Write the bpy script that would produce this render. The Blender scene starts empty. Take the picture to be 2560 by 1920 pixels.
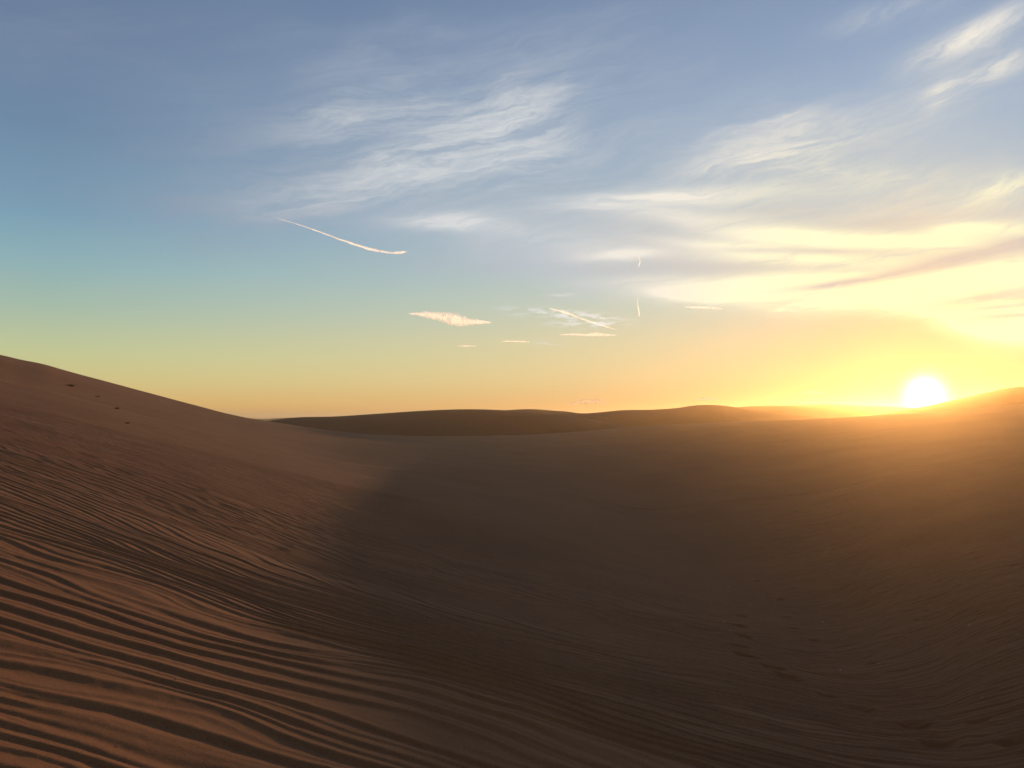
import bpy, math, random
import numpy as np

S = bpy.context.scene
COL = S.collection
D2R = math.radians

# ------------------------------------------------------------------ camera
F = 2060.0                      # focal length in photo pixels (2560 wide)
HORIZON = 1045.0                # photo row of the true horizon
CAM_H = 1.35
PITCH = math.atan((HORIZON - 960.0) / F)
cam = bpy.data.cameras.new('camera')
cam.sensor_width = 36.0
cam.lens = 36.0 * F / 2560.0
cam.clip_start = 0.05
cam.clip_end = 400000.0
co = bpy.data.objects.new('camera', cam)
COL.objects.link(co)
co.location = (0, 0, CAM_H)
co.rotation_euler = (math.pi / 2 + PITCH, 0, 0)
S.camera = co


def px_dir(X, Y):
    """world direction seen at a photo pixel"""
    a = (X - 1280.0) / F
    b = (960.0 - Y) / F
    cp, sp = math.cos(PITCH), math.sin(PITCH)
    v = np.array([a, cp - b * sp, sp + b * cp])
    return v / np.linalg.norm(v)


def px_azel(X, Y):
    v = px_dir(X, Y)
    return math.degrees(math.atan2(v[0], v[1])), math.degrees(math.asin(v[2]))


# ------------------------------------------------------------------ light
SUN_AZ, SUN_EL = px_azel(2312, 985)
SUN_DIR = px_dir(2312, 985)
sl = bpy.data.lights.new('sun', 'SUN')
sl.energy = 3.8
sl.angle = D2R(0.4)
sl.color = (1.0, 0.52, 0.23)
so = bpy.data.objects.new('sun', sl)
COL.objects.link(so)
so.location = (60, 120, 40)
from mathutils import Vector
so.rotation_euler = Vector(-SUN_DIR).to_track_quat('-Z', 'Y').to_euler()

S.view_settings.view_transform = 'Standard'
S.view_settings.look = 'None'
S.view_settings.exposure = 0.0
S.view_settings.gamma = 1.0
S.cycles.use_denoising = True
S.cycles.max_bounces = 6
S.cycles.diffuse_bounces = 3
S.cycles.volume_bounces = 1
S.cycles.transparent_max_bounces = 16
S.cycles.sample_clamp_indirect = 4.0


def lin(c):
    o = []
    for v in c:
        v = v / 255.0
        o.append(v / 12.92 if v <= 0.04045 else ((v + 0.055) / 1.055) ** 2.4)
    return tuple(o)


# ------------------------------------------------------------------ node helper
class NT:
    def __init__(self, tree):
        self.t = tree
        self.n = tree.nodes
        self.l = tree.links

    def new(self, kind, **kw):
        nd = self.n.new(kind)
        for k, v in kw.items():
            setattr(nd, k, v)
        return nd

    def put(self, sock, v):
        if isinstance(v, bpy.types.NodeSocket):
            self.l.new(v, sock)
        else:
            sock.default_value = v

    def m(self, op, a, b=None, c=None, clamp=False):
        nd = self.new('ShaderNodeMath', operation=op, use_clamp=clamp)
        self.put(nd.inputs[0], a)
        if b is not None:
            self.put(nd.inputs[1], b)
        if c is not None:
            self.put(nd.inputs[2], c)
        return nd.outputs[0]

    def vm(self, op, a, b=None, out=0):
        nd = self.new('ShaderNodeVectorMath', operation=op)
        self.put(nd.inputs[0], a)
        if b is not None:
            self.put(nd.inputs[1], b)
        return nd.outputs[out]

    def rng(self, v, a, b, c=0.0, d=1.0, kind='SMOOTHSTEP'):
        nd = self.new('ShaderNodeMapRange', interpolation_type=kind)
        self.put(nd.inputs['Value'], v)
        nd.inputs['From Min'].default_value = a
        nd.inputs['From Max'].default_value = b
        nd.inputs['To Min'].default_value = c
        nd.inputs['To Max'].default_value = d
        return nd.outputs[0]

    def xyz(self, x, y, z=0.0):
        nd = self.new('ShaderNodeCombineXYZ')
        self.put(nd.inputs[0], x)
        self.put(nd.inputs[1], y)
        self.put(nd.inputs[2], z)
        return nd.outputs[0]

    def noise(self, vec, scale, detail=4.0, rough=0.55, dist=0.0):
        nd = self.new('ShaderNodeTexNoise')
        self.put(nd.inputs['Vector'], vec)
        nd.inputs['Scale'].default_value = scale
        nd.inputs['Detail'].default_value = detail
        nd.inputs['Roughness'].default_value = rough
        nd.inputs['Distortion'].default_value = dist
        return nd.outputs['Fac']

    def ramp(self, fac, stops, interp='LINEAR'):
        nd = self.new('ShaderNodeValToRGB')
        nd.color_ramp.interpolation = interp
        e = nd.color_ramp.elements
        while len(e) < len(stops):
            e.new(0.5)
        for i, (p, c) in enumerate(stops):
            e[i].position = p
            e[i].color = (*c, 1.0)
        self.put(nd.inputs[0], fac)
        return nd.outputs[0]

    def mix(self, fac, a, b, mode='MIX'):
        nd = self.new('ShaderNodeMix', data_type='RGBA', blend_type=mode)
        self.put(nd.inputs[0], fac)
        for s, v in ((nd.inputs[6], a), (nd.inputs[7], b)):
            self.put(s, v if isinstance(v, bpy.types.NodeSocket) else (*v, 1.0))
        return nd.outputs[2]


# ------------------------------------------------------------------ world sky
W = bpy.data.worlds.new('World')
S.world = W
W.use_nodes = True
wt = NT(W.node_tree)
wt.n.clear()
tc = wt.new('ShaderNodeTexCoord')
dirv = wt.vm('NORMALIZE', tc.outputs['Generated'])
sx = wt.new('ShaderNodeSeparateXYZ')
wt.l.new(dirv, sx.inputs[0])
AZ = wt.m('MULTIPLY', wt.m('ARCTAN2', sx.outputs[0], sx.outputs[1]), 180 / math.pi)
EL = wt.m('MULTIPLY', wt.m('ARCSINE', sx.outputs[2]), 180 / math.pi)
cosang = wt.vm('DOT_PRODUCT', dirv, tuple(SUN_DIR), out=1)
TH = wt.m('MULTIPLY', wt.m('ARCCOSINE', wt.m('MINIMUM', cosang, 1.0)), 180 / math.pi)
dAZ = wt.m('ABSOLUTE', wt.m('WRAP', wt.m('SUBTRACT', AZ, SUN_AZ), 180.0, -180.0))

elf = wt.m('DIVIDE', EL, 60.0, clamp=True)


def stops(lst):
    return [(e / 60.0, lin(c)) for e, c in lst]


far_sky = wt.ramp(elf, stops([(0, (226, 160, 108)), (0.8, (233, 184, 112)), (2.3, (218, 202, 138)), (4, (202, 206, 154)),
                              (6.7, (172, 194, 174)), (9.5, (146, 182, 188)), (12.5, (126, 164, 187)), (17.5, (110, 140, 171)),
                              (23, (106, 129, 163)), (28, (98, 121, 152)), (60, (68, 80, 106))]))
near_sky = wt.ramp(elf, stops([(0, (226, 168, 112)), (0.8, (236, 186, 126)), (3, (244, 212, 158)), (5.3, (238, 220, 178)),
                               (8, (216, 219, 200)), (12, (192, 208, 212)), (19, (160, 184, 209)), (28, (128, 151, 186)),
                               (60, (74, 90, 128))]))
wmix = wt.rng(dAZ, 2.0, 56.0, 1.0, 0.0, 'LINEAR')
sky = wt.mix(wmix, far_sky, near_sky)
# unseen sky opposite the sun, tinted redder to warm the shaded sand
sky = wt.mix(wt.rng(dAZ, 60.0, 150.0, 0.0, 1.0), sky, wt.mix(1.0, sky, (1.25, 0.88, 0.63), 'MULTIPLY'))

# sky colour dimmed round the sun to leave room for the haze glow
near_sun = wt.m('EXPONENT', wt.m('MULTIPLY', wt.m('POWER', wt.m('DIVIDE', TH, 8.0), 2.0), -1.0))
sky = wt.mix(near_sun, sky, wt.mix(1.0, sky, (0.34, 0.55, 0.62), 'MULTIPLY'))

# physical sky underneath, low weight
ns = wt.new('ShaderNodeTexSky', sky_type='NISHITA')
ns.sun_disc = False
ns.sun_elevation = D2R(SUN_EL)
ns.sun_rotation = D2R(SUN_AZ)
ns.dust_density = 2.0
nsk = wt.mix(1.0, ns.outputs[0], (0.1, 0.1, 0.1), 'MULTIPLY')
sky = wt.mix(0.08, sky, nsk)

# soft mottling of the upper sky
cvec = wt.xyz(AZ, wt.m('MULTIPLY', EL, 3.0))


def rotc(cx, cy, ang):
    """coords (deg) rotated so u runs along a streak rising 'ang' degrees to the right"""
    a = D2R(ang)
    du = wt.m('SUBTRACT', AZ, cx)
    dv = wt.m('SUBTRACT', EL, cy)
    u = wt.m('ADD', wt.m('MULTIPLY', du, math.cos(a)), wt.m('MULTIPLY', dv, math.sin(a)))
    v = wt.m('SUBTRACT', wt.m('MULTIPLY', dv, math.cos(a)), wt.m('MULTIPLY', du, math.sin(a)))
    return u, v


# domain warp shared by all cloud fields
wv = wt.xyz(wt.m('MULTIPLY', AZ, 0.10), wt.m('MULTIPLY', EL, 0.28))
wn = wt.new('ShaderNodeTexNoise')
wt.l.new(wv, wn.inputs['Vector'])
wn.inputs['Scale'].default_value = 1.0
wn.inputs['Detail'].default_value = 3.0
wsep = wt.new('ShaderNodeSeparateXYZ')
wt.l.new(wn.outputs['Color'], wsep.inputs[0])
WX = wt.m('SUBTRACT', wsep.outputs[0], 0.5)
WY = wt.m('SUBTRACT', wsep.outputs[1], 0.5)


wn2 = wt.new('ShaderNodeTexNoise')
wt.l.new(wt.xyz(wt.m('MULTIPLY', AZ, 0.30), wt.m('MULTIPLY', EL, 0.95), 9.0), wn2.inputs['Vector'])
wn2.inputs['Scale'].default_value = 1.0
wn2.inputs['Detail'].default_value = 4.0
wn2.inputs['Roughness'].default_value = 0.6
wsep2 = wt.new('ShaderNodeSeparateXYZ')
wt.l.new(wn2.outputs['Color'], wsep2.inputs[0])
WX2 = wt.m('SUBTRACT', wsep2.outputs[0], 0.5)
WY2 = wt.m('SUBTRACT', wsep2.outputs[1], 0.5)


def fibre(ang, su, sv, seed, detail=8.0, rough=0.66):
    u, v = rotc(0.0, 10.0, ang)
    u = wt.m('ADD', u, wt.m('ADD', wt.m('MULTIPLY', WX, 6.0), wt.m('MULTIPLY', WX2, 4.0)))
    v = wt.m('ADD', v, wt.m('ADD', wt.m('MULTIPLY', WY, 2.6), wt.m('MULTIPLY', WY2, 0.9)))
    return wt.noise(wt.xyz(wt.m('MULTIPLY', u, su), wt.m('MULTIPLY', v, sv), seed), 1.0, detail, rough)


FIB_A = fibre(13.0, 0.085, 0.62, 3.1)      # upper, rising to the right
FIB_B = fibre(2.0, 0.07, 0.95, 7.7)        # lower, level bands
FIB_C = fibre(28.0, 0.12, 0.85, 12.3)      # steep plumes at the upper right
FINE = fibre(9.0, 0.30, 2.6, 21.0, 8.0, 0.72)


def blob(X, Y, hl, hh, tilt, warp=1.0):
    """soft elongated mask centred on a sky direction"""
    az, el = px_azel(X, Y)
    a2, e2 = px_azel(X + hl * math.cos(D2R(tilt)), Y - hl * math.sin(D2R(tilt)))
    L = math.hypot(a2 - az, e2 - el)
    ang = math.degrees(math.atan2(e2 - el, a2 - az))
    H = abs(px_azel(X, Y - hh)[1] - el)
    u, v = rotc(az, el, ang)
    u = wt.m('ADD', u, wt.m('MULTIPLY', WX, L * 0.9 * warp))
    v = wt.m('ADD', v, wt.m('MULTIPLY', WY, H * 2.4 * warp))
    q = wt.m('ADD', wt.m('POWER', wt.m('ABSOLUTE', wt.m('DIVIDE', u, L)), 2.0),
             wt.m('POWER', wt.m('ABSOLUTE', wt.m('DIVIDE', v, H)), 2.0))
    return wt.m('EXPONENT', wt.m('MULTIPLY', q, -1.0))


def total(lst, warp=1.0):
    acc = None
    for (X, Y, hl, hh, t, amp) in lst:
        b = wt.m('MULTIPLY', blob(X, Y, hl, hh, t, warp), amp)
        acc = b if acc is None else wt.m('ADD', acc, b)
    return acc


def dens(mask, fib, lo, hi, soft=0.25, fw=0.34):
    """mask thresholds the fibre noise: denser mask, more cover"""
    f = wt.m('ADD', wt.m('MULTIPLY', fib, 1.0 - fw), wt.m('MULTIPLY', FINE, fw))
    k = wt.rng(f, lo, hi)
    return wt.m('MULTIPLY', mask, wt.m('ADD', wt.m('MULTIPLY', k, 1.0 - soft), soft), clamp=True)


def over(base, d, colour):
    return wt.mix(d, base, colour)


prox = wt.rng(TH, 3.0, 55.0, 1.0, 0.0, 'LINEAR')       # nearness to the sun
veil_col = wt.ramp(prox, [(0.0, lin((132, 146, 166))), (0.35, lin((172, 182, 196))), (0.65, lin((206, 208, 208))),
                          (0.88, lin((246, 232, 196))), (1.0, lin((255, 246, 196)))])
lit_col = wt.ramp(prox, [(0.0, lin((165, 175, 188))), (0.35, lin((208, 212, 214))), (0.55, lin((226, 226, 224))),
                         (0.70, lin((246, 238, 222))), (0.80, lin((255, 250, 212))), (1.0, lin((255, 253, 190)))])
grey_col = wt.ramp(prox, [(0.0, lin((130, 145, 165))), (0.55, lin((186, 194, 202))), (0.75, lin((206, 203, 196))),
                          (0.9, lin((206, 196, 182))), (1.0, lin((214, 190, 156)))])

# broad thin veils
d = dens(total([(120, 110, 340, 110, 6, .55), (1040, 320, 480, 150, 10, .75), (800, 470, 420, 90, 10, .65), (1200, 560, 420, 60, 0, .45),
                (1700, 560, 620, 120, 2, .8), (1960, 380, 360, 120, 10, .55), (2400, 520, 320, 100, 4, .7), (1050, 120, 500, 90, 8, .28),
                (1400, 680, 380, 60, -3, .4), (2430, 150, 260, 130, 25, .4), (350, 300, 480, 110, 8, .30), (420, 520, 380, 50, -4, .3)]), FIB_A, .34, .70, .35)
sky = over(sky, d, veil_col)
# grey layer behind the bright bands
d = dens(total([(1700, 600, 480, 70, 0, .75), (2250, 570, 400, 70, 4, .8), (1900, 665, 460, 44, 2, .75), (2500, 640, 200, 60, 8, .8), (1400, 640, 300, 50, -2, .5)]), FIB_B, .34, .6, .5)
sky = over(sky, d, grey_col)
# feathery cirrus
d = dens(total([(1270, 300, 170, 62, 18, 1.0), (1080, 290, 300, 75, 8, .75), (1270, 390, 210, 48, 2, .95), (1020, 400, 220, 40, 10, .6),
                (900, 450, 280, 50, 9, .65), (850, 300, 170, 50, 14, .45), (780, 500, 180, 30, 8, .65), (1150, 440, 200, 30, 4, .4), (1090, 480, 260, 24, 4, .35),
                (2010, 345, 230, 65, 12, .85), (1860, 400, 140, 28, 10, .85), (2060, 430, 200, 30, -3, .8), (1950, 300, 150, 30, 20, .4)]),
         FIB_A, .38, .70, .10)
sky = over(sky, wt.m('MULTIPLY', d, 0.86), lit_col)
d = dens(total([(2390, 105, 130, 30, 25, .9), (2450, 185, 130, 26, 22, 1.0), (2345, 250, 45, 26, 45, .9), (2520, 60, 140, 40, 25, .6),
                (2500, 470, 110, 36, 8, .8), (2240, 20, 160, 30, 18, .35)]), FIB_C, .36, .62, .18)
sky = over(sky, wt.m('MULTIPLY', d, 0.95), lit_col)
# level bands
d = dens(total([(1160, 562, 150, 20, -4, 1.0), (1130, 545, 110, 22, 2, .5), (1560, 500, 190, 20, 6, .95), (1800, 485, 210, 22, 4, .75),
                (1700, 540, 240, 20, -4, .7), (1560, 634, 120, 14, 4, .95), (1620, 700, 170, 16, 2, .5), (1380, 610, 260, 30, -2, .35)]),
         FIB_B, .34, .6, .3)
sky = over(sky, d, lit_col)
d = dens(total([(1960, 588, 190, 20, -3, 1.3), (1850, 622, 190, 16, -5, 1.1), (2230, 610, 300, 30, 0, 1.2), (2480, 580, 170, 24, 4, 1.2),
                (2400, 565, 70, 14, 4, 1.0), (2010, 650, 300, 16, -1, .7), (1900, 715, 250, 30, 3, 1.4), (2150, 735, 380, 38, 0, 1.6),
                (1740, 735, 120, 14, -3, 1.2), (2440, 700, 260, 45, 7, 1.5), (2400, 780, 190, 38, -14, 1.6), (2500, 815, 110, 42, -6, 1.6)], .55),
         FIB_B, .33, .54, .34, .48)
sky = over(sky, d, lit_col)
# shaded streaks across the cream bank
d = dens(total([(2240, 685, 190, 12, 10, 1.0), (2420, 640, 160, 20, 12, 1.0), (2080, 712, 110, 8, 6, .7), (2470, 745, 150, 13, 9, 1.0),
                (2520, 790, 120, 7, 3, .8), (2500, 768, 120, 6, 5, .7), (2020, 628, 260, 9, 0, .7), (2560, 600, 120, 22, 0, .8)], .5), FIB_B, .32, .56, .42, .48)
sky = over(sky, wt.m('MULTIPLY', d, 0.95), grey_col)
# low scattered fragments near the horizon
frag = wt.noise(wt.xyz(wt.m('MULTIPLY', AZ, 0.9), wt.m('MULTIPLY', EL, 3.6), 4.0), 1.0, 4.0, 0.6)
fm = total([(1450, 790, 90, 12, -4, .9), (1330, 780, 90, 12, -3, .6), (1440, 806, 60, 8, 2, .9), (1500, 812, 50, 7, 3, .8),
            (1950, 774, 50, 6, -2, .8), (2130, 772, 24, 4, 8, .8), (1400, 737, 30, 4, 4, .5), (1370, 858, 40, 6, 0, .4)], .4)
sky = over(sky, wt.m('MULTIPLY', fm, wt.rng(frag, .44, .6), clamp=True), lit_col)

# the sun's disc and the bright aureole round it
g2 = wt.m('EXPONENT', wt.m('MULTIPLY', wt.m('POWER', wt.m('DIVIDE', TH, 0.8), 2.0), -1.0))
disc = wt.rng(TH, 0.22, 0.32, 1.0, 0.0)


def addc(base, f, c):
    nd = wt.vm('SCALE', c)
    nd.node.inputs['Scale'].default_value = 1.0
    wt.l.new(f, nd.node.inputs['Scale'])
    return wt.vm('ADD', base, nd)


sky = addc(sky, g2, (3.0, 3.0, 3.0))
sky = addc(sky, disc, (60.0, 44.0, 26.0))
bg = wt.new('ShaderNodeBackground')
wt.l.new(sky, bg.inputs['Color'])
bg.inputs['Strength'].default_value = 1.0
ow = wt.new('ShaderNodeOutputWorld')
wt.l.new(bg.outputs[0], ow.inputs['Surface'])
W.cycles.sampling_method = 'MANUAL'
W.cycles.sample_map_resolution = 1024

# ------------------------------------------------------------------ numpy noise
def _hash(ix, iy, seed):
    h = (ix.astype(np.int64) * 374761393 + iy.astype(np.int64) * 668265263 + seed * 1442695041) & 0x7FFFFFFF
    h = ((h ^ (h >> 13)) * 1274126177) & 0x7FFFFFFF
    h = h ^ (h >> 16)
    return (h & 0xFFFF) / 65535.0


def vnoise(x, y, seed=0):
    ix, iy = np.floor(x), np.floor(y)
    fx, fy = x - ix, y - iy
    ux = fx * fx * fx * (fx * (fx * 6 - 15) + 10)
    uy = fy * fy * fy * (fy * (fy * 6 - 15) + 10)
    a = _hash(ix, iy, seed)
    b = _hash(ix + 1, iy, seed)
    c = _hash(ix, iy + 1, seed)
    e = _hash(ix + 1, iy + 1, seed)
    return ((a + (b - a) * ux) * (1 - uy) + (c + (e - c) * ux) * uy) * 2 - 1


def fbm(x, y, seed=0, octv=3):
    s, amp, f = 0.0, 1.0, 1.0
    for o in range(octv):
        s = s + amp * vnoise(x * f + 17.3 * o, y * f - 9.1 * o, seed + o)
        amp *= 0.5
        f *= 2.03
    return s


def sstep(x, a, b):
    t = np.clip((x - a) / (b - a), 0, 1)
    return t * t * (3 - 2 * t)


def smooth_interp(x, xs, ys):
    """monotone-ish cubic (Catmull-Rom on irregular knots)"""
    xs, ys = np.asarray(xs, float), np.asarray(ys, float)
    m = np.gradient(ys, xs)
    i = np.clip(np.searchsorted(xs, x) - 1, 0, len(xs) - 2)
    h = xs[i + 1] - xs[i]
    t = np.clip((x - xs[i]) / h, 0, 1)
    t2, t3 = t * t, t * t * t
    return ((2 * t3 - 3 * t2 + 1) * ys[i] + (t3 - 2 * t2 + t) * h * m[i]
            + (-2 * t3 + 3 * t2) * ys[i + 1] + (t3 - t2) * h * m[i + 1])


def px_tan(pts):
    """[(X,Y)] -> azimuths (rad), tangent of elevation"""
    A, T = [], []
    for X, Y in pts:
        v = px_dir(X, Y)
        A.append(math.atan2(v[0], v[1]))
        T.append(v[2] / math.hypot(v[0], v[1]))
    return np.array(A), np.array(T)


# ------------------------------------------------------------------ sand materials
def sand_material(name, base, dark, grain=True):
    m = bpy.data.materials.new(name)
    m.use_nodes = True
    t = NT(m.node_tree)
    t.n.clear()
    tc = t.new('ShaderNodeTexCoord')
    P = tc.outputs['Object']
    n1 = t.noise(P, 0.35, 4.0, 0.6)
    n2 = t.noise(P, 45.0, 4.0, 0.75)
    n3 = t.noise(P, 190.0, 2.0, 0.75)
    f = t.m('ADD', t.m('MULTIPLY', t.rng(n1, .3, .7), 0.5), t.m('MULTIPLY', t.rng(n2, .25, .75), 0.5), clamp=True)
    c = t.mix(f, dark, base)
    c = t.mix(t.rng(n3, .3, .72), t.mix(1.0, c, (.62, .60, .58), 'MULTIPLY'), c)
    b = t.new('ShaderNodeBsdfPrincipled')
    t.l.new(c, b.inputs['Base Color'])
    b.inputs['Roughness'].default_value = 0.92
    b.inputs['Specular IOR Level'].default_value = 0.15
    if grain:
        bp = t.new('ShaderNodeBump')
        bp.inputs['Strength'].default_value = 0.5
        bp.inputs['Distance'].default_value = 0.004
        t.l.new(t.m('ADD', n2, t.m('MULTIPLY', n3, 0.6)), bp.inputs['Height'])
        t.l.new(bp.outputs[0], b.inputs['Normal'])
    o = t.new('ShaderNodeOutputMaterial')
    t.l.new(b.outputs[0], o.inputs['Surface'])
    return m


SAND = sand_material('sand', (0.325, 0.157, 0.070), (0.250, 0.118, 0.052))
FARSAND = sand_material('far_sand', (0.26, 0.135, 0.085), (0.215, 0.108, 0.068), False)


def grid_mesh(name, X, Y, Z, mat, wrap=False):
    """X,Y,Z: (rows, cols) arrays -> one smooth mesh object"""
    nr, nc = X.shape
    me = bpy.data.meshes.new(name)
    V = np.stack([X, Y, Z], -1).reshape(-1, 3).astype(np.float32)
    idx = np.arange(nr * nc).reshape(nr, nc)
    if wrap:
        idx = np.concatenate([idx, idx[:, :1]], 1)
    q = np.stack([idx[:-1, :-1], idx[:-1, 1:], idx[1:, 1:], idx[1:, :-1]], -1).reshape(-1, 4)
    q = q[:, ::-1]
    nf = len(q)
    me.vertices.add(len(V))
    me.vertices.foreach_set('co', V.ravel())
    me.loops.add(nf * 4)
    me.loops.foreach_set('vertex_index', q.astype(np.int32).ravel())
    me.polygons.add(nf)
    me.polygons.foreach_set('loop_start', np.arange(0, nf * 4, 4, dtype=np.int32))
    me.polygons.foreach_set('use_smooth', np.ones(nf, bool))
    me.update(calc_edges=True)
    me.materials.append(mat)
    o = bpy.data.objects.new(name, me)
    COL.objects.link(o)
    return o


# ------------------------------------------------------------------ foreground sand bowl
CREST = [(-1500, 880), (-600, 866), (-250, 868), (-60, 876), (0, 887), (50, 899), (110, 911), (160, 925), (250, 950), (350, 978), (500, 1017), (600, 1040), (665, 1051), (749, 1064),
         (898, 1082), (1047, 1089), (1172, 1091), (1296, 1088), (1420, 1082), (1594, 1067), (1694, 1060), (1850, 1054),
         (2000, 1049), (2077, 1046), (2216, 1037), (2338, 1029), (2403, 1022), (2560, 1009), (3000, 985), (3800, 960)]
cA, cT = px_tan(CREST)


def crest_tan(az):
    e = smooth_interp(np.clip(az, cA[0], cA[-1]), cA, cT)
    lo, hi = cA[0], cA[-1]
    out = np.where(az < lo, cT[0] - (lo - az) * 0.05, np.where(az > hi, cT[-1] - (az - hi) * 0.03, e))
    if CORR is not None:
        out = out + np.interp(az, CORR[0], CORR[1])
    return out


CORR = None
RC_A = np.radians([-180, -60, -32, -17, -8, 0, 8, 14, 20, 27, 40, 70, 180])
RC_R = np.array([48, 48, 52, 62, 70, 82, 86, 78, 70, 67, 76, 90, 48.0])


W_A = np.radians([-30, -16, -4, 3, 8, 16, 27, 40])
W_W = np.array([150, 150, 150, 110, 50, 14, 10, 8.0])
W_M = np.array([.13, .13, .13, .13, .12, .10, .095, .09])


def plane_a(x, y):
    # the rippled slope rising to the left; steepness eases off to the right
    return -1.35 - 0.27 * x - 0.072 * y - 0.32 * np.exp(-((x + 1.2) ** 2 / 9 + (y - 12.5) ** 2 / 40))


def base_height(x, y):
    """height relative to the camera, no ripples"""
    r = np.hypot(x, y) + 1e-6
    az = np.arctan2(x, y)
    ec = crest_tan(az)
    rc = smooth_interp(az, RC_A, RC_R)
    za = plane_a(x, y)
    zc = ec * rc
    dd = np.clip(rc - r, 0, None)
    azc = np.clip(az, W_A[0], W_A[-1])
    w = smooth_interp(azc, W_A, W_W)
    m = smooth_interp(azc, W_A, W_M)
    zb = zc - m * dd * dd / (dd + w) + 0.00035 * dd ** 2
    tk = -11 - np.degrees(az)
    zb = zb - 0.00014 * np.clip(0.5 * (tk + np.sqrt(tk * tk + 36)) - 0.25, 0, 60) ** 1.3 * dd * dd
    k = 0.55 + 0.012 * r
    zs = np.maximum(za, zb) + 0.5 * (np.sqrt((za - zb) ** 2 + k * k) - np.abs(za - zb))
    zs = zs - 0.0
    front = sstep(y, -6.0, 2.5)
    D0 = ec - zs / r
    eps = 0.010
    D = 0.5 * (D0 + np.sqrt(D0 * D0 + eps * eps)) - eps * 0.12
    D = D + 0.10 * np.clip((r - rc) / rc, 0, None) ** 1.6
    z = r * (ec - D)
    # behind the camera the slope simply goes on and levels off
    zback = np.clip(-1.35 - 0.27 * np.clip(x, -30, 12) - 0.03 * y, -5, 3.2)
    z = z * front + zback * (1 - front)
    return np.maximum(z, -9.0 - 0 * r)


# make the rounded crest reach exactly the silhouette it should have
_caz = np.radians(np.linspace(-60, 60, 361))
_cr = np.concatenate([np.arange(8, 40, 1.0), np.arange(40, 130, 0.5)])
_A, _R = np.meshgrid(_caz, _cr)
_want = crest_tan(_caz)
for _i in range(3):
    _t = (base_height(_R * np.sin(_A), _R * np.cos(_A)) / _R).max(0)
    _old = np.zeros_like(_caz) if CORR is None else CORR[1]
    CORR = (_caz, _old + (_want - _t))


def ripple_profile(ph, skew=0.74):
    """sharp-crested asymmetric wave, -1..1"""
    p = ph + skew * np.cos(ph)
    s = 0.5 + 0.5 * np.cos(p)
    return 2 * s ** 1.25 - 1


def ripples(x, y):
    r = np.hypot(x, y)
    w1 = fbm(x * 0.45, y * 0.8, 11, 3)
    w2 = fbm(x * 0.16, y * 0.22, 31, 2)
    w3 = fbm(x * 1.3, y * 2.6, 51, 2)
    u = y + 0.14 * x + 0.0065 * np.where(x < 0, -x * x, 0.15 * x * x) + 0.16 * w1 + 0.36 * w2 + 0.030 * w3
    n5 = sstep(fbm(x * 0.28 + 9, y * 0.9, 93, 2), -0.22, 0.22)
    r1 = (1 - n5) * ripple_profile(2 * np.pi * u / 0.185) + n5 * ripple_profile(2 * np.pi * (u + 0.05 * w2) / 0.225 + 0.8)
    r2 = ripple_profile(2 * np.pi * (u + 0.06 * w1) / 0.115 + 1.7 * w2)
    r3 = ripple_profile(2 * np.pi * (u + 0.05 * w3) / 0.08 + 2.1 * w1)
    # big ripples close by on the left slope, dwindling up the slope and towards the floor
    n4 = fbm(x * 0.3, y * 0.4, 71, 2)
    q = x * 0.9 + 0.05 * y + 0.8 * n4
    dist = r + 0.9 * n4
    big = (1 - 0.85 * sstep(q, 0.6, 5.0)) * (1 - sstep(dist, 5.2, 10.0))
    med = (0.25 + 0.75 * sstep(q, -0.8, 2.5)) * (1 - 0.6 * sstep(q, 3.5, 7.0)) * (1 - sstep(dist, 8, 19.0))
    med = np.maximum(med, sstep(dist, 4.6, 6.5) * (1 - sstep(dist, 8, 19)) * (1 - sstep(q, 3, 6)) * 0.75)
    gap = sstep(fbm(x * 0.38 + 4, y * 1.35, 91, 3), -0.75, 0.05)      # patches where big crests die out
    h = 0.0088 * big * (0.35 + 0.65 * gap) * r1
    h = h + 0.0056 * (med + 0.55 * big * (1 - gap)) * r2
    tiny = np.maximum(sstep(q, 0.5, 4.0), sstep(dist, 7, 11)) * (1 - 0.3 * sstep(q, 6, 12)) * (1 - 0.7 * sstep(r, 16, 30))
    h = h + 0.0030 * (tiny + 0.3 * big * (1 - gap)) * r3
    return h, gap


# two lines of footprints crossing the hollow
random.seed(4)
STEPS = []


def ground_at_px(X, Y):
    """where a photo pixel meets the base surface (marching)"""
    v = px_dir(X, Y)
    t = np.concatenate([np.arange(1.5, 30, 0.02), np.arange(30, 140, 0.1)])
    x, y, z = v[0] * t, v[1] * t, v[2] * t
    hit = np.nonzero(z <= base_height(x, y))[0]
    i = hit[0] if len(hit) else -1
    return float(x[i]), float(y[i])


for (X, Y, s) in [(1842, 1615, .7), (1862, 1640, .8), (1930, 1668, .75), (1963, 1692, .95), (2065, 1738, .5), (2150, 1775, .8),
                  (2285, 1816, .85), (2345, 1868, .85), (1848, 1566, .6), (1858, 1590, .55), (2545, 1852, .7), (2448, 1804, .4),
                  (1852, 1540, .45), (1980, 1572, .4), (1965, 1545, .35), (1950, 1500, .4), (1920, 1485, .3), (2035, 1600, .4),
                  (1985, 1470, .3), (1890, 1452, .3), (1730, 1355, .3), (1800, 1320, .25), (1850, 1300, .3), (2180, 1660, .35),
                  (1660, 1455, .25), (1960, 1230, .3), (1905, 1262, .3), (2010, 1250, .3), (1990, 1280, .3)]:
    gx, gy = ground_at_px(X, Y)
    STEPS.append((gx, gy, s, random.uniform(-0.5, 0.5)))

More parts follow.
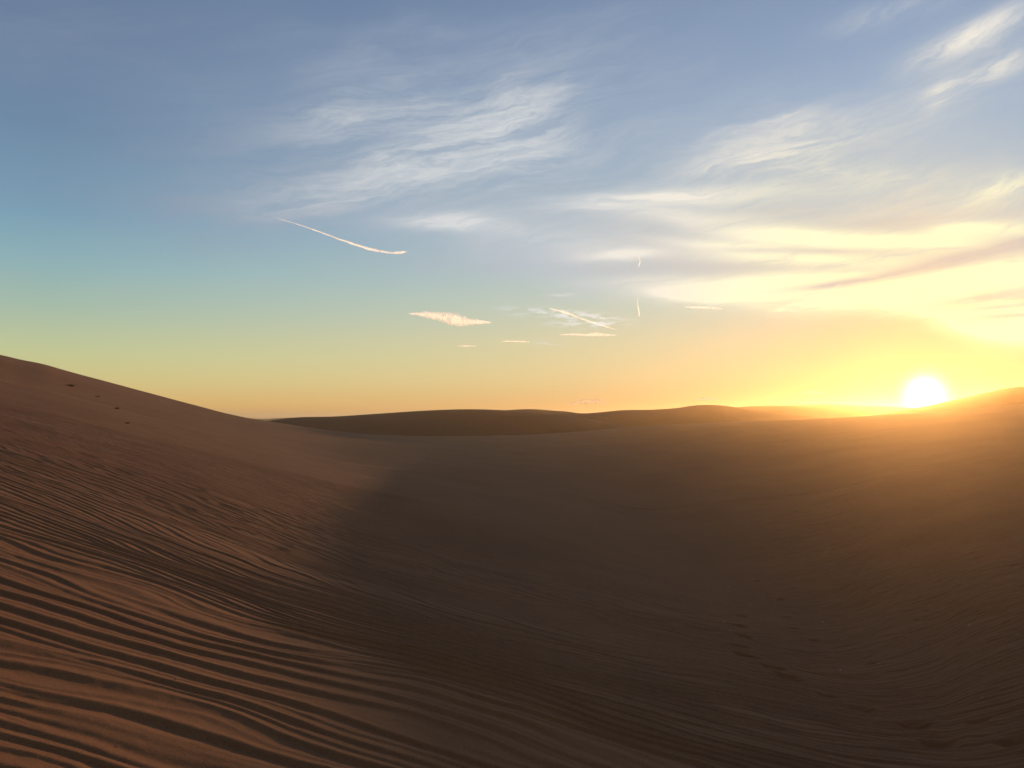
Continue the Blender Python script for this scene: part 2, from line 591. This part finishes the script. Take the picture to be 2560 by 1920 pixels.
# polar sampling of the ground, densest where the picture looks
fine = np.radians(np.linspace(-40, 40, 1040))
rest = np.radians(np.linspace(40, 320, 150)[1:-1])
AZS = np.concatenate([fine, rest])
RS = np.concatenate([np.arange(0.25, 2.2, 0.06), np.arange(2.2, 6, 0.0115), np.arange(6, 13, 0.018), np.arange(13, 20, 0.021),
                     np.arange(20, 29, 0.036), np.arange(29, 45, 0.11), np.arange(45, 125, 0.4), np.geomspace(125, 420, 50)])
AG, RG = np.meshgrid(AZS, RS)
GX, GY = RG * np.sin(AG), RG * np.cos(AG)
GZ = base_height(GX, GY)
near = RG < 40
nx, ny = GX[near], GY[near]
rp, gp = ripples(nx, ny)
rfade = (1 - sstep(np.hypot(nx, ny), 24, 40))
# smooth slip face further out: ripples only on the near slope and floor
GZ[near] += rp * rfade + 0.012 * fbm(nx * 0.7, ny * 0.7, 5, 3) * rfade + 0.0012 * fbm(nx * 14, ny * 14, 7, 2) * rfade
# rougher trampled sand on the floor to the right
rough = sstep(nx - 0.12 * ny, 1.2, 5.0)
GZ[near] += rough * (0.012 * fbm(nx * 2.2, ny * 5.0, 41, 3) + 0.006 * fbm(nx * 5.0, ny * 14.0, 43, 2)) * (1 - sstep(np.hypot(nx, ny), 22, 38))
for (fx, fy, s, an) in STEPS:
    m = (np.abs(GX - fx) < 0.9) & (np.abs(GY - fy) < 0.9)
    ca, sa = math.cos(an), math.sin(an)
    u = (GX[m] - fx) * ca + (GY[m] - fy) * sa
    v = -(GX[m] - fx) * sa + (GY[m] - fy) * ca
    q = (u / (0.115 * s + 0.035)) ** 2 + (v / (0.10 * s + 0.04)) ** 2
    GZ[m] += min(s, 1.0) * (-0.055 * np.exp(-q ** 2.2) + 0.012 * np.exp(-(np.sqrt(q) - 1.6) ** 2 * 4))
# lumps along the crests
GZ += 0.10 * fbm(GX * 0.11, GY * 0.11, 61, 3) * sstep(RG, 25, 60) * 0.6
ground = grid_mesh('ground', GX, GY, GZ + CAM_H, SAND, wrap=True)
ground['kind'] = 'structure'
ground['label'] = 'rippled brown sand slope and shaded hollow in front'


# ------------------------------------------------------------------ far dunes
def dune(name, label, pts, rc, base, w_front, w_back, seed, amp=0.15, mat=FARSAND, n=420):
    A, T = px_tan(pts)
    az = np.linspace(A[0], A[-1], n)
    e = smooth_interp(az, A, T)
    zc = e * rc
    s = np.concatenate([np.linspace(-1, 0, 40) , np.linspace(0, 1, 30)[1:]])
    AZg, Sg = np.meshgrid(az, s)
    Zc = np.broadcast_to(zc, AZg.shape)
    wob = 1 + 0.05 * vnoise(AZg * 9, AZg * 0, seed)
    R = rc * wob + np.where(Sg < 0, Sg * w_front, Sg * w_back)
    Zc = Zc * wob
    prof = np.where(Sg < 0, (0.5 + 0.5 * np.cos(np.pi * np.abs(Sg) ** 0.9)), (0.5 + 0.5 * np.cos(np.pi * np.abs(Sg) ** 0.75)))
    X, Y = R * np.sin(AZg), R * np.cos(AZg)
    Z = base + (Zc - base) * prof
    Z = Z + amp * fbm(X * 0.05, Y * 0.05, seed, 3) * (1 - prof)
    o = grid_mesh(name, X, Y, Z + CAM_H, mat)
    o['kind'] = 'structure'
    o['label'] = label
    return o


dune('dune', 'dark rounded dune beyond the hollow, nearest on the horizon',
     [(430, 1100), (560, 1066), (670, 1052), (724, 1045), (839, 1041), (948, 1034), (1072, 1026), (1172, 1023), (1271, 1026), (1346, 1031), (1445, 1043),
      (1545, 1062), (1640, 1080), (1760, 1105)], 114.0, -10.0, 26.0, 30.0, 3)
dune('dune', 'long dark dune with a humped crest in the middle of the horizon',
     [(1080, 1062), (1180, 1036), (1271, 1025), (1336, 1023), (1376, 1026), (1420, 1029), (1450, 1033), (1495, 1031), (1545, 1026), (1644, 1023.5), (1690, 1020),
      (1743, 1013), (1774, 1012), (1826, 1016), (1904, 1029), (1991, 1038), (2077, 1046), (2200, 1060), (2330, 1080)], 150.0, -12.0, 34.0, 50.0, 8)
dune('dune', 'hazy golden dune rising behind the crest just right of the sun',
     [(2080, 1058), (2151, 1043), (2207, 1034), (2273, 1023), (2340, 1010), (2390, 999), (2468, 981), (2533, 968), (2570, 966), (2700, 974), (2900, 1000), (3200, 1050)],
     112.0, -9.0, 20.0, 60.0, 15)
dune('hills', 'low faint hills all along the far horizon',
     [(-700, 1049), (300, 1049), (560, 1047), (625, 1045.5), (650, 1047), (700, 1045), (900, 1044), (1200, 1044), (1500, 1042), (1700, 1040), (1900, 1036), (2060, 1034), (2150, 1033),
      (2230, 1035), (2330, 1038), (2500, 1036), (2800, 1043), (3300, 1048)], 560.0, -12.0, 120.0, 110.0, 23, 0.5)

dune('hills', 'pale hazy hills between the humped dune and the sun',
     [(1500, 1062), (1700, 1038), (1780, 1026), (1830, 1019), (1900, 1014), (1980, 1013), (2060, 1011), (2150, 1013), (2230, 1016), (2330, 1024), (2500, 1034), (2700, 1050)],
     212.0, -12.0, 34.0, 40.0, 29, 0.3)

# wide desert floor reaching the horizon
rr = np.concatenate([np.array([300.0]), np.geomspace(420, 940, 12)])
aa = np.radians(np.linspace(0, 360, 121)[:-1])
AGf, RGf = np.meshgrid(aa, rr)
Xf, Yf = RGf * np.sin(AGf), RGf * np.cos(AGf)
Zf = -9.6 + 1.2 * fbm(Xf * 0.004, Yf * 0.004, 77, 2) * sstep(RGf, 420, 600)
o = grid_mesh('terrain', Xf, Yf, Zf + CAM_H, FARSAND, wrap=True)
o['kind'] = 'structure'
o['label'] = 'flat desert plain behind the dunes'


# ------------------------------------------------------------------ contrails and small clouds
vm_ = bpy.data.materials.new('vapour')
vm_.use_nodes = True
vt = NT(vm_.node_tree)
vt.n.clear()
vtc = vt.new('ShaderNodeTexCoord')
vn = vt.noise(vtc.outputs['Object'], 0.0035, 3.0, 0.55)
# ice crystals scatter light through the whole thickness: shade by the sun direction, not by the skin
tr = vt.new('ShaderNodeBsdfTranslucent')
tr.inputs['Color'].default_value = (0.74, 0.90, 1.0, 1)
df = vt.new('ShaderNodeBsdfDiffuse')
df.inputs['Color'].default_value = (0.74, 0.90, 1.0, 1)
ad = vt.new('ShaderNodeAddShader')
vt.l.new(tr.outputs[0], ad.inputs[0])
vt.l.new(df.outputs[0], ad.inputs[1])
tp = vt.new('ShaderNodeBsdfTransparent')
mx = vt.new('ShaderNodeMixShader')
lw = vt.new('ShaderNodeLayerWeight')
lw.inputs['Blend'].default_value = 0.35
core = vt.m('SUBTRACT', 1.0, lw.outputs['Facing'], clamp=True)
vt.l.new(vt.m('MULTIPLY', vt.rng(vn, .25, .7, .22, .52), vt.rng(core, .04, .5), clamp=True), mx.inputs[0])
vt.l.new(tp.outputs[0], mx.inputs[1])
vt.l.new(ad.outputs[0], mx.inputs[2])
vo = vt.new('ShaderNodeOutputMaterial')
vt.l.new(mx.outputs[0], vo.inputs['Surface'])


def vapour(name, label, cat, group, path, km, seed, depth=1.0, lump=0.35, mat=None):
    """closed lumpy trail of vapour strung along photo points at a range of 'km'"""
    rng = np.random.default_rng(seed)
    P = np.array(path, float)
    s = np.concatenate([[0], np.cumsum(np.hypot(np.diff(P[:, 0]), np.diff(P[:, 1])))])
    n = max(24, int(s[-1] / 2.0))
    ss = np.linspace(0, s[-1], n)
    X = smooth_interp(ss, s, P[:, 0])
    Y = smooth_interp(ss, s, P[:, 1])
    Rp = np.maximum(np.interp(ss, s, P[:, 2]), 0.3) * (0.68 if cat == 'contrail' else 1.0)
    R = km * 1000.0
    unit = R / F
    seg = 14
    th = np.linspace(0, 2 * np.pi, seg, endpoint=False)
    C = np.array([px_dir(a, b) * R for a, b in zip(X, Y)])
    org = C[n // 2].copy()
    up = np.array([0, 0, 1.0])
    V = np.zeros((n, seg, 3))
    for i in range(n):
        tang = C[min(i + 1, n - 1)] - C[max(i - 1, 0)]
        tang /= np.linalg.norm(tang)
        back = C[i] / np.linalg.norm(C[i])
        side = np.cross(tang, back)
        side /= np.linalg.norm(side)
        for j, t in enumerate(th):
            nz = 1 + lump * (vnoise(np.array([ss[i] * 0.10 + 3 * math.cos(t)]), np.array([3 * math.sin(t) + seed]), seed)[0]
                             + 0.4 * vnoise(np.array([ss[i] * 0.33 + 5 * math.cos(t)]), np.array([5 * math.sin(t) + seed]), seed + 5)[0])
            V[i, j] = C[i] + (side * math.cos(t) + back * math.sin(t) * depth) * Rp[i] * nz * unit - org
    verts = V.reshape(-1, 3).tolist() + [V[0].mean(0).tolist(), V[-1].mean(0).tolist()]
    faces = []
    for i in range(n - 1):
        for j in range(seg):
            k = (j + 1) % seg
            faces.append((i * seg + j, i * seg + k, (i + 1) * seg + k, (i + 1) * seg + j))
    for j in range(seg):
        k = (j + 1) % seg
        faces.append((n * seg, k, j))
        faces.append((n * seg + 1, (n - 1) * seg + j, (n - 1) * seg + k))
    me = bpy.data.meshes.new(name)
    me.from_pydata(verts, [], faces)
    me.polygons.foreach_set('use_smooth', np.ones(len(faces), bool))
    me.materials.append(mat or vm_)
    o = bpy.data.objects.new(name, me)
    o.location = org + np.array([0, 0, CAM_H])
    COL.objects.link(o)
    o['label'] = label
    o['category'] = cat
    o['group'] = group
    return o


dusky = vm_.copy()
dusky.name = 'vapour_dusky'
for nd in dusky.node_tree.nodes:
    if nd.type in ('BSDF_TRANSLUCENT', 'BSDF_DIFFUSE'):
        nd.inputs['Color'].default_value = (0.50, 0.52, 0.55, 1)

CT, CG = 'contrails in the evening sky', 'small clouds low in the sky'
vapour('contrail', 'long white contrail sloping down to a ragged hooked end in clear blue sky', 'contrail', CT,
       [(690, 545, .3), (745, 561, 1.1), (800, 580, 1.8), (860, 602, 2.6), (905, 617, 3.8), (945, 627, 3.4), (980, 632, 3.2), (1004, 631, 4.0), (1018, 629, 1)], 30, 1, 1, .5)
vapour('contrail', 'straight diagonal contrail with a knot near its top crossing thin cloud wisps', 'contrail', CT,
       [(1372, 771, .8), (1398, 777, 2.8), (1410, 781, 4.6), (1424, 785, 2.4), (1455, 797, 2.4), (1490, 808, 1.9), (1520, 818, 1.2), (1541, 824, .6)], 42, 2)
vapour('contrail', 'short upright contrail that thickens towards its lower end', 'contrail', CT,
       [(1595, 744, .6), (1594, 758, 1.0), (1596, 772, 2.0), (1598, 784, 2.4), (1598, 791, 1.8)], 45, 3, 1, .2)
vapour('contrail', 'tiny curled contrail hook under a cream cloud band', 'contrail', CT,
       [(1596, 643, .8), (1600, 652, 1.5), (1599, 660, 1.5), (1596, 667, .8)], 38, 4, 1, .25)
vapour('cloud', 'largest of the small cream clouds, lens shaped with a puffy underside', 'cloud', CG,
       [(1022, 784, 1.2), (1058, 786, 6), (1100, 791, 11), (1135, 798, 15), (1152, 803, 13), (1172, 804, 9), (1200, 805, 5), (1228, 806, 1.2)], 46, 5, 2.2, .30)
vapour('cloud', 'flat cream cloud streak just under the diagonal contrail', 'cloud', CG,
       [(1400, 837, .8), (1430, 836, 2.6), (1470, 837, 3.2), (1492, 836, 5.0), (1512, 837, 3.6), (1540, 838, .8)], 52, 6, 2.5, .2)
vapour('cloud', 'thin straight cream cloud sliver left of the flat streak', 'cloud', CG,
       [(1254, 853, .7), (1280, 853, 2.0), (1305, 854, 2.0), (1326, 855, .7)], 56, 7, 2.5, .2)
vapour('cloud', 'faintest and shortest cloud sliver below the lens shaped cloud', 'cloud', CG,
       [(1143, 865, .6), (1165, 865, 1.8), (1192, 865, .6)], 58, 8, 2.5, .2)
vapour('cloud', 'pointed cream cloud dash under the wide bright cloud bank', 'cloud', CG,
       [(1712, 768, .8), (1738, 768, 3.0), (1772, 769, 4.2), (1812, 773, .7)], 45, 9, 2.5, .2)
vapour('cloud', 'small ragged cumulus with a flat base just above the dune saddle', 'cloud', CG,
       [(1415, 1009, .8), (1445, 1007, 2.5), (1465, 1003, 5.5), (1480, 1004, 4.0), (1492, 1003, 5.0), (1506, 1006, 3.0), (1524, 1008, .8)], 90, 10, 2, .6, dusky)
vapour('cloud', 'little flat cloud right above the humped dune crest', 'cloud', CG,
       [(1736, 1000, .7), (1752, 998, 2.6), (1768, 997, 3.6), (1794, 999, .7)], 90, 11, 2, .4, dusky)
vapour('cloud', 'single pale puff left of the sun above the horizon', 'cloud', CG,
       [(2006, 983, .8), (2020, 981, 4.0), (2034, 980, 4.5), (2056, 983, .8)], 90, 12, 2, .4, dusky)


# ------------------------------------------------------------------ little things on the sand
def surf_point(X, Y):
    gx, gy = ground_at_px(X, Y)
    az, r = math.atan2(gx, gy), math.hypot(gx, gy)
    j = int(np.argmin(np.abs(fine - az)))
    i = int(np.argmin(np.abs(RS - r)))
    return gx, gy, float(GZ[i, j]) + CAM_H


def plain_material(name, c, rough=0.8):
    m = bpy.data.materials.new(name)
    m.use_nodes = True
    t = NT(m.node_tree)
    b = t.n['Principled BSDF']
    tc = t.new('ShaderNodeTexCoord')
    nz = t.noise(tc.outputs['Object'], 30.0, 3.0)
    t.l.new(t.mix(nz, tuple(0.6 * v for v in c), c), b.inputs['Base Color'])
    b.inputs['Roughness'].default_value = rough
    return m


STRAW = plain_material('dry_stem', (0.17, 0.085, 0.042))
SHELL = plain_material('shell_white', (0.52, 0.44, 0.34), 0.6)


def dry_plant(label, X, Y, span, height, n, seed):
    """low tuft of dead stems: thin bent tapering blades fanned from a root"""
    rng = random.Random(seed)
    x, y, z = surf_point(X, Y)
    v, f = [], []
    for k in range(n):
        a = rng.uniform(0, 2 * math.pi)
        L = span * rng.uniform(0.4, 1.0)
        h = height * rng.uniform(0.3, 1.0)
        ox, oy = rng.uniform(-.35, .35) * span, rng.uniform(-.12, .12) * span
        pr = None
        for q in range(6):
            t = q / 5
            rad = 0.010 * (1 - 0.8 * t) + 0.002
            cx = ox + math.cos(a) * L * t * 0.5
            cy = oy + math.sin(a) * L * t * 0.5
            cz = h * math.sin(t * 2.4) * 0.9 - 0.02
            ring = []
            for w in range(4):
                b = w * math.pi / 2
                ring.append(len(v))
                v.append((cx - math.sin(a) * rad * math.cos(b), cy + math.cos(a) * rad * math.cos(b), cz + rad * math.sin(b)))
            if pr:
                for w in range(4):
                    f.append((pr[w], pr[(w + 1) % 4], ring[(w + 1) % 4], ring[w]))
            pr = ring
    me = bpy.data.meshes.new('dry_plant')
    me.from_pydata(v, [], f)
    me.materials.append(STRAW)
    o = bpy.data.objects.new('dry_plant', me)
    o.location = (x, y, z)
    COL.objects.link(o)
    o['label'] = label
    o['category'] = 'dry plant'
    o['group'] = 'dead plant tufts on the left slope'
    return o


dry_plant('widest dark dead plant tuft below the crest of the left slope', 172, 964, 0.55, 0.08, 26, 1)
dry_plant('small dark tuft halfway down the smooth left slope', 290, 1022, 0.18, 0.08, 14, 2)
dry_plant('faint thin dead sprig between the wide tuft and the small one', 240, 991, 0.25, 0.06, 10, 3)
dry_plant('lowest flat dead sprig where the fine ripples begin', 314, 1058, 0.22, 0.05, 10, 4)


def shell(label, X, Y, size, seed):
    rng = random.Random(seed)
    size *= 0.75
    x, y, z = surf_point(X, Y)
    v, f = [], []
    rings, seg = 5, 9
    v.append((0, 0, size * 0.5))
    for i in range(1, rings + 1):
        t = i / rings
        for j in range(seg):
            a = 2 * math.pi * j / seg
            rr = size * math.sin(t * math.pi / 2) * (1 + 0.22 * math.sin(a * 2 + seed) + rng.uniform(-.08, .08)) * (0.8 if abs(a - math.pi) < .6 else 1)
            v.append((rr * math.cos(a) * 1.3, rr * math.sin(a), size * 0.5 * math.cos(t * math.pi / 2) - size * 0.15 * t))
    for j in range(seg):
        f.append((0, 1 + j, 1 + (j + 1) % seg))
        for i in range(rings - 1):
            a0, a1 = 1 + i * seg + j, 1 + i * seg + (j + 1) % seg
            f.append((a0, a0 + seg, a1 + seg, a1))
    f.append(tuple(1 + (rings - 1) * seg + j for j in range(seg))[::-1])
    me = bpy.data.meshes.new('shell')
    me.from_pydata(v, [], f)
    me.materials.append(SHELL)
    o = bpy.data.objects.new('shell', me)
    o.location = (x, y, z + size * 0.1)
    o.rotation_euler = (rng.uniform(.2, .7), rng.uniform(-.4, .4), rng.uniform(0, 6))
    COL.objects.link(o)
    o['label'] = label
    o['category'] = 'shell fragment'
    o['group'] = 'pale shell fragments lying on the sand'


for k, (X, Y, sz, lb) in enumerate([
        (441, 1699, .010, 'brightest white shell speck on the big ripples at the lower left'),
        (293, 1859, .007, 'small white shell speck on the ripple nearest the bottom edge'),
        (2101, 1676, .018, 'pale shell fragment on the shaded floor above the deepest footprint pair'),
        (2197, 1662, .020, 'larger pale shell fragment among faint footprints on the shaded floor'),
        (1810, 1556, .018, 'pale shell fragment left of the uppermost clear footprints'),
        (1825, 1577, .014, 'small pale shell fragment just beside the footprint line on its left'),
        (1822, 1468, .022, 'farthest pale shell fragment on the shaded floor'),
        (1874, 1512, .020, 'pale shell fragment above the start of the clear footprints'),
        (2057, 1557, .022, 'broad pale shell fragment in the trampled sand past the footprints'),
        (2425, 1562, .022, 'pale shell fragment under the sun at the right of the floor'),
        (2455, 1745, .016, 'rightmost low shell fragment beside the last footprints')]):
    shell(lb, X, Y, sz, k)


# ------------------------------------------------------------------ haze
hm = bpy.data.materials.new('haze')
hm.use_nodes = True
ht = NT(hm.node_tree)
ht.n.clear()
pv = ht.new('ShaderNodeVolumePrincipled')
pv.inputs['Color'].default_value = (1.0, 0.74, 0.38, 1)
pv.inputs['Absorption Color'].default_value = (1, 1, 1, 1)
pv.inputs['Density'].default_value = 0.00105
pv.inputs['Anisotropy'].default_value = 0.86
ho = ht.new('ShaderNodeOutputMaterial')
ht.l.new(pv.outputs[0], ho.inputs['Volume'])


def box_mesh(name, x0, x1, y0, y1, z0, z1, mat):
    me = bpy.data.meshes.new(name)
    v = [(x, y, z) for z in (z0, z1) for y in (y0, y1) for x in (x0, x1)]
    f = [(0, 2, 3, 1), (4, 5, 7, 6), (0, 1, 5, 4), (2, 6, 7, 3), (0, 4, 6, 2), (1, 3, 7, 5)]
    me.from_pydata(v, [], f)
    me.materials.append(mat)
    o = bpy.data.objects.new(name, me)
    COL.objects.link(o)
    return o


HAZE_TOP = 5.5
hz = box_mesh('haze', -960, 960, -960, 960, -13.5, HAZE_TOP, hm)
hz['kind'] = 'stuff'
hz['label'] = 'thin golden haze over the sand'
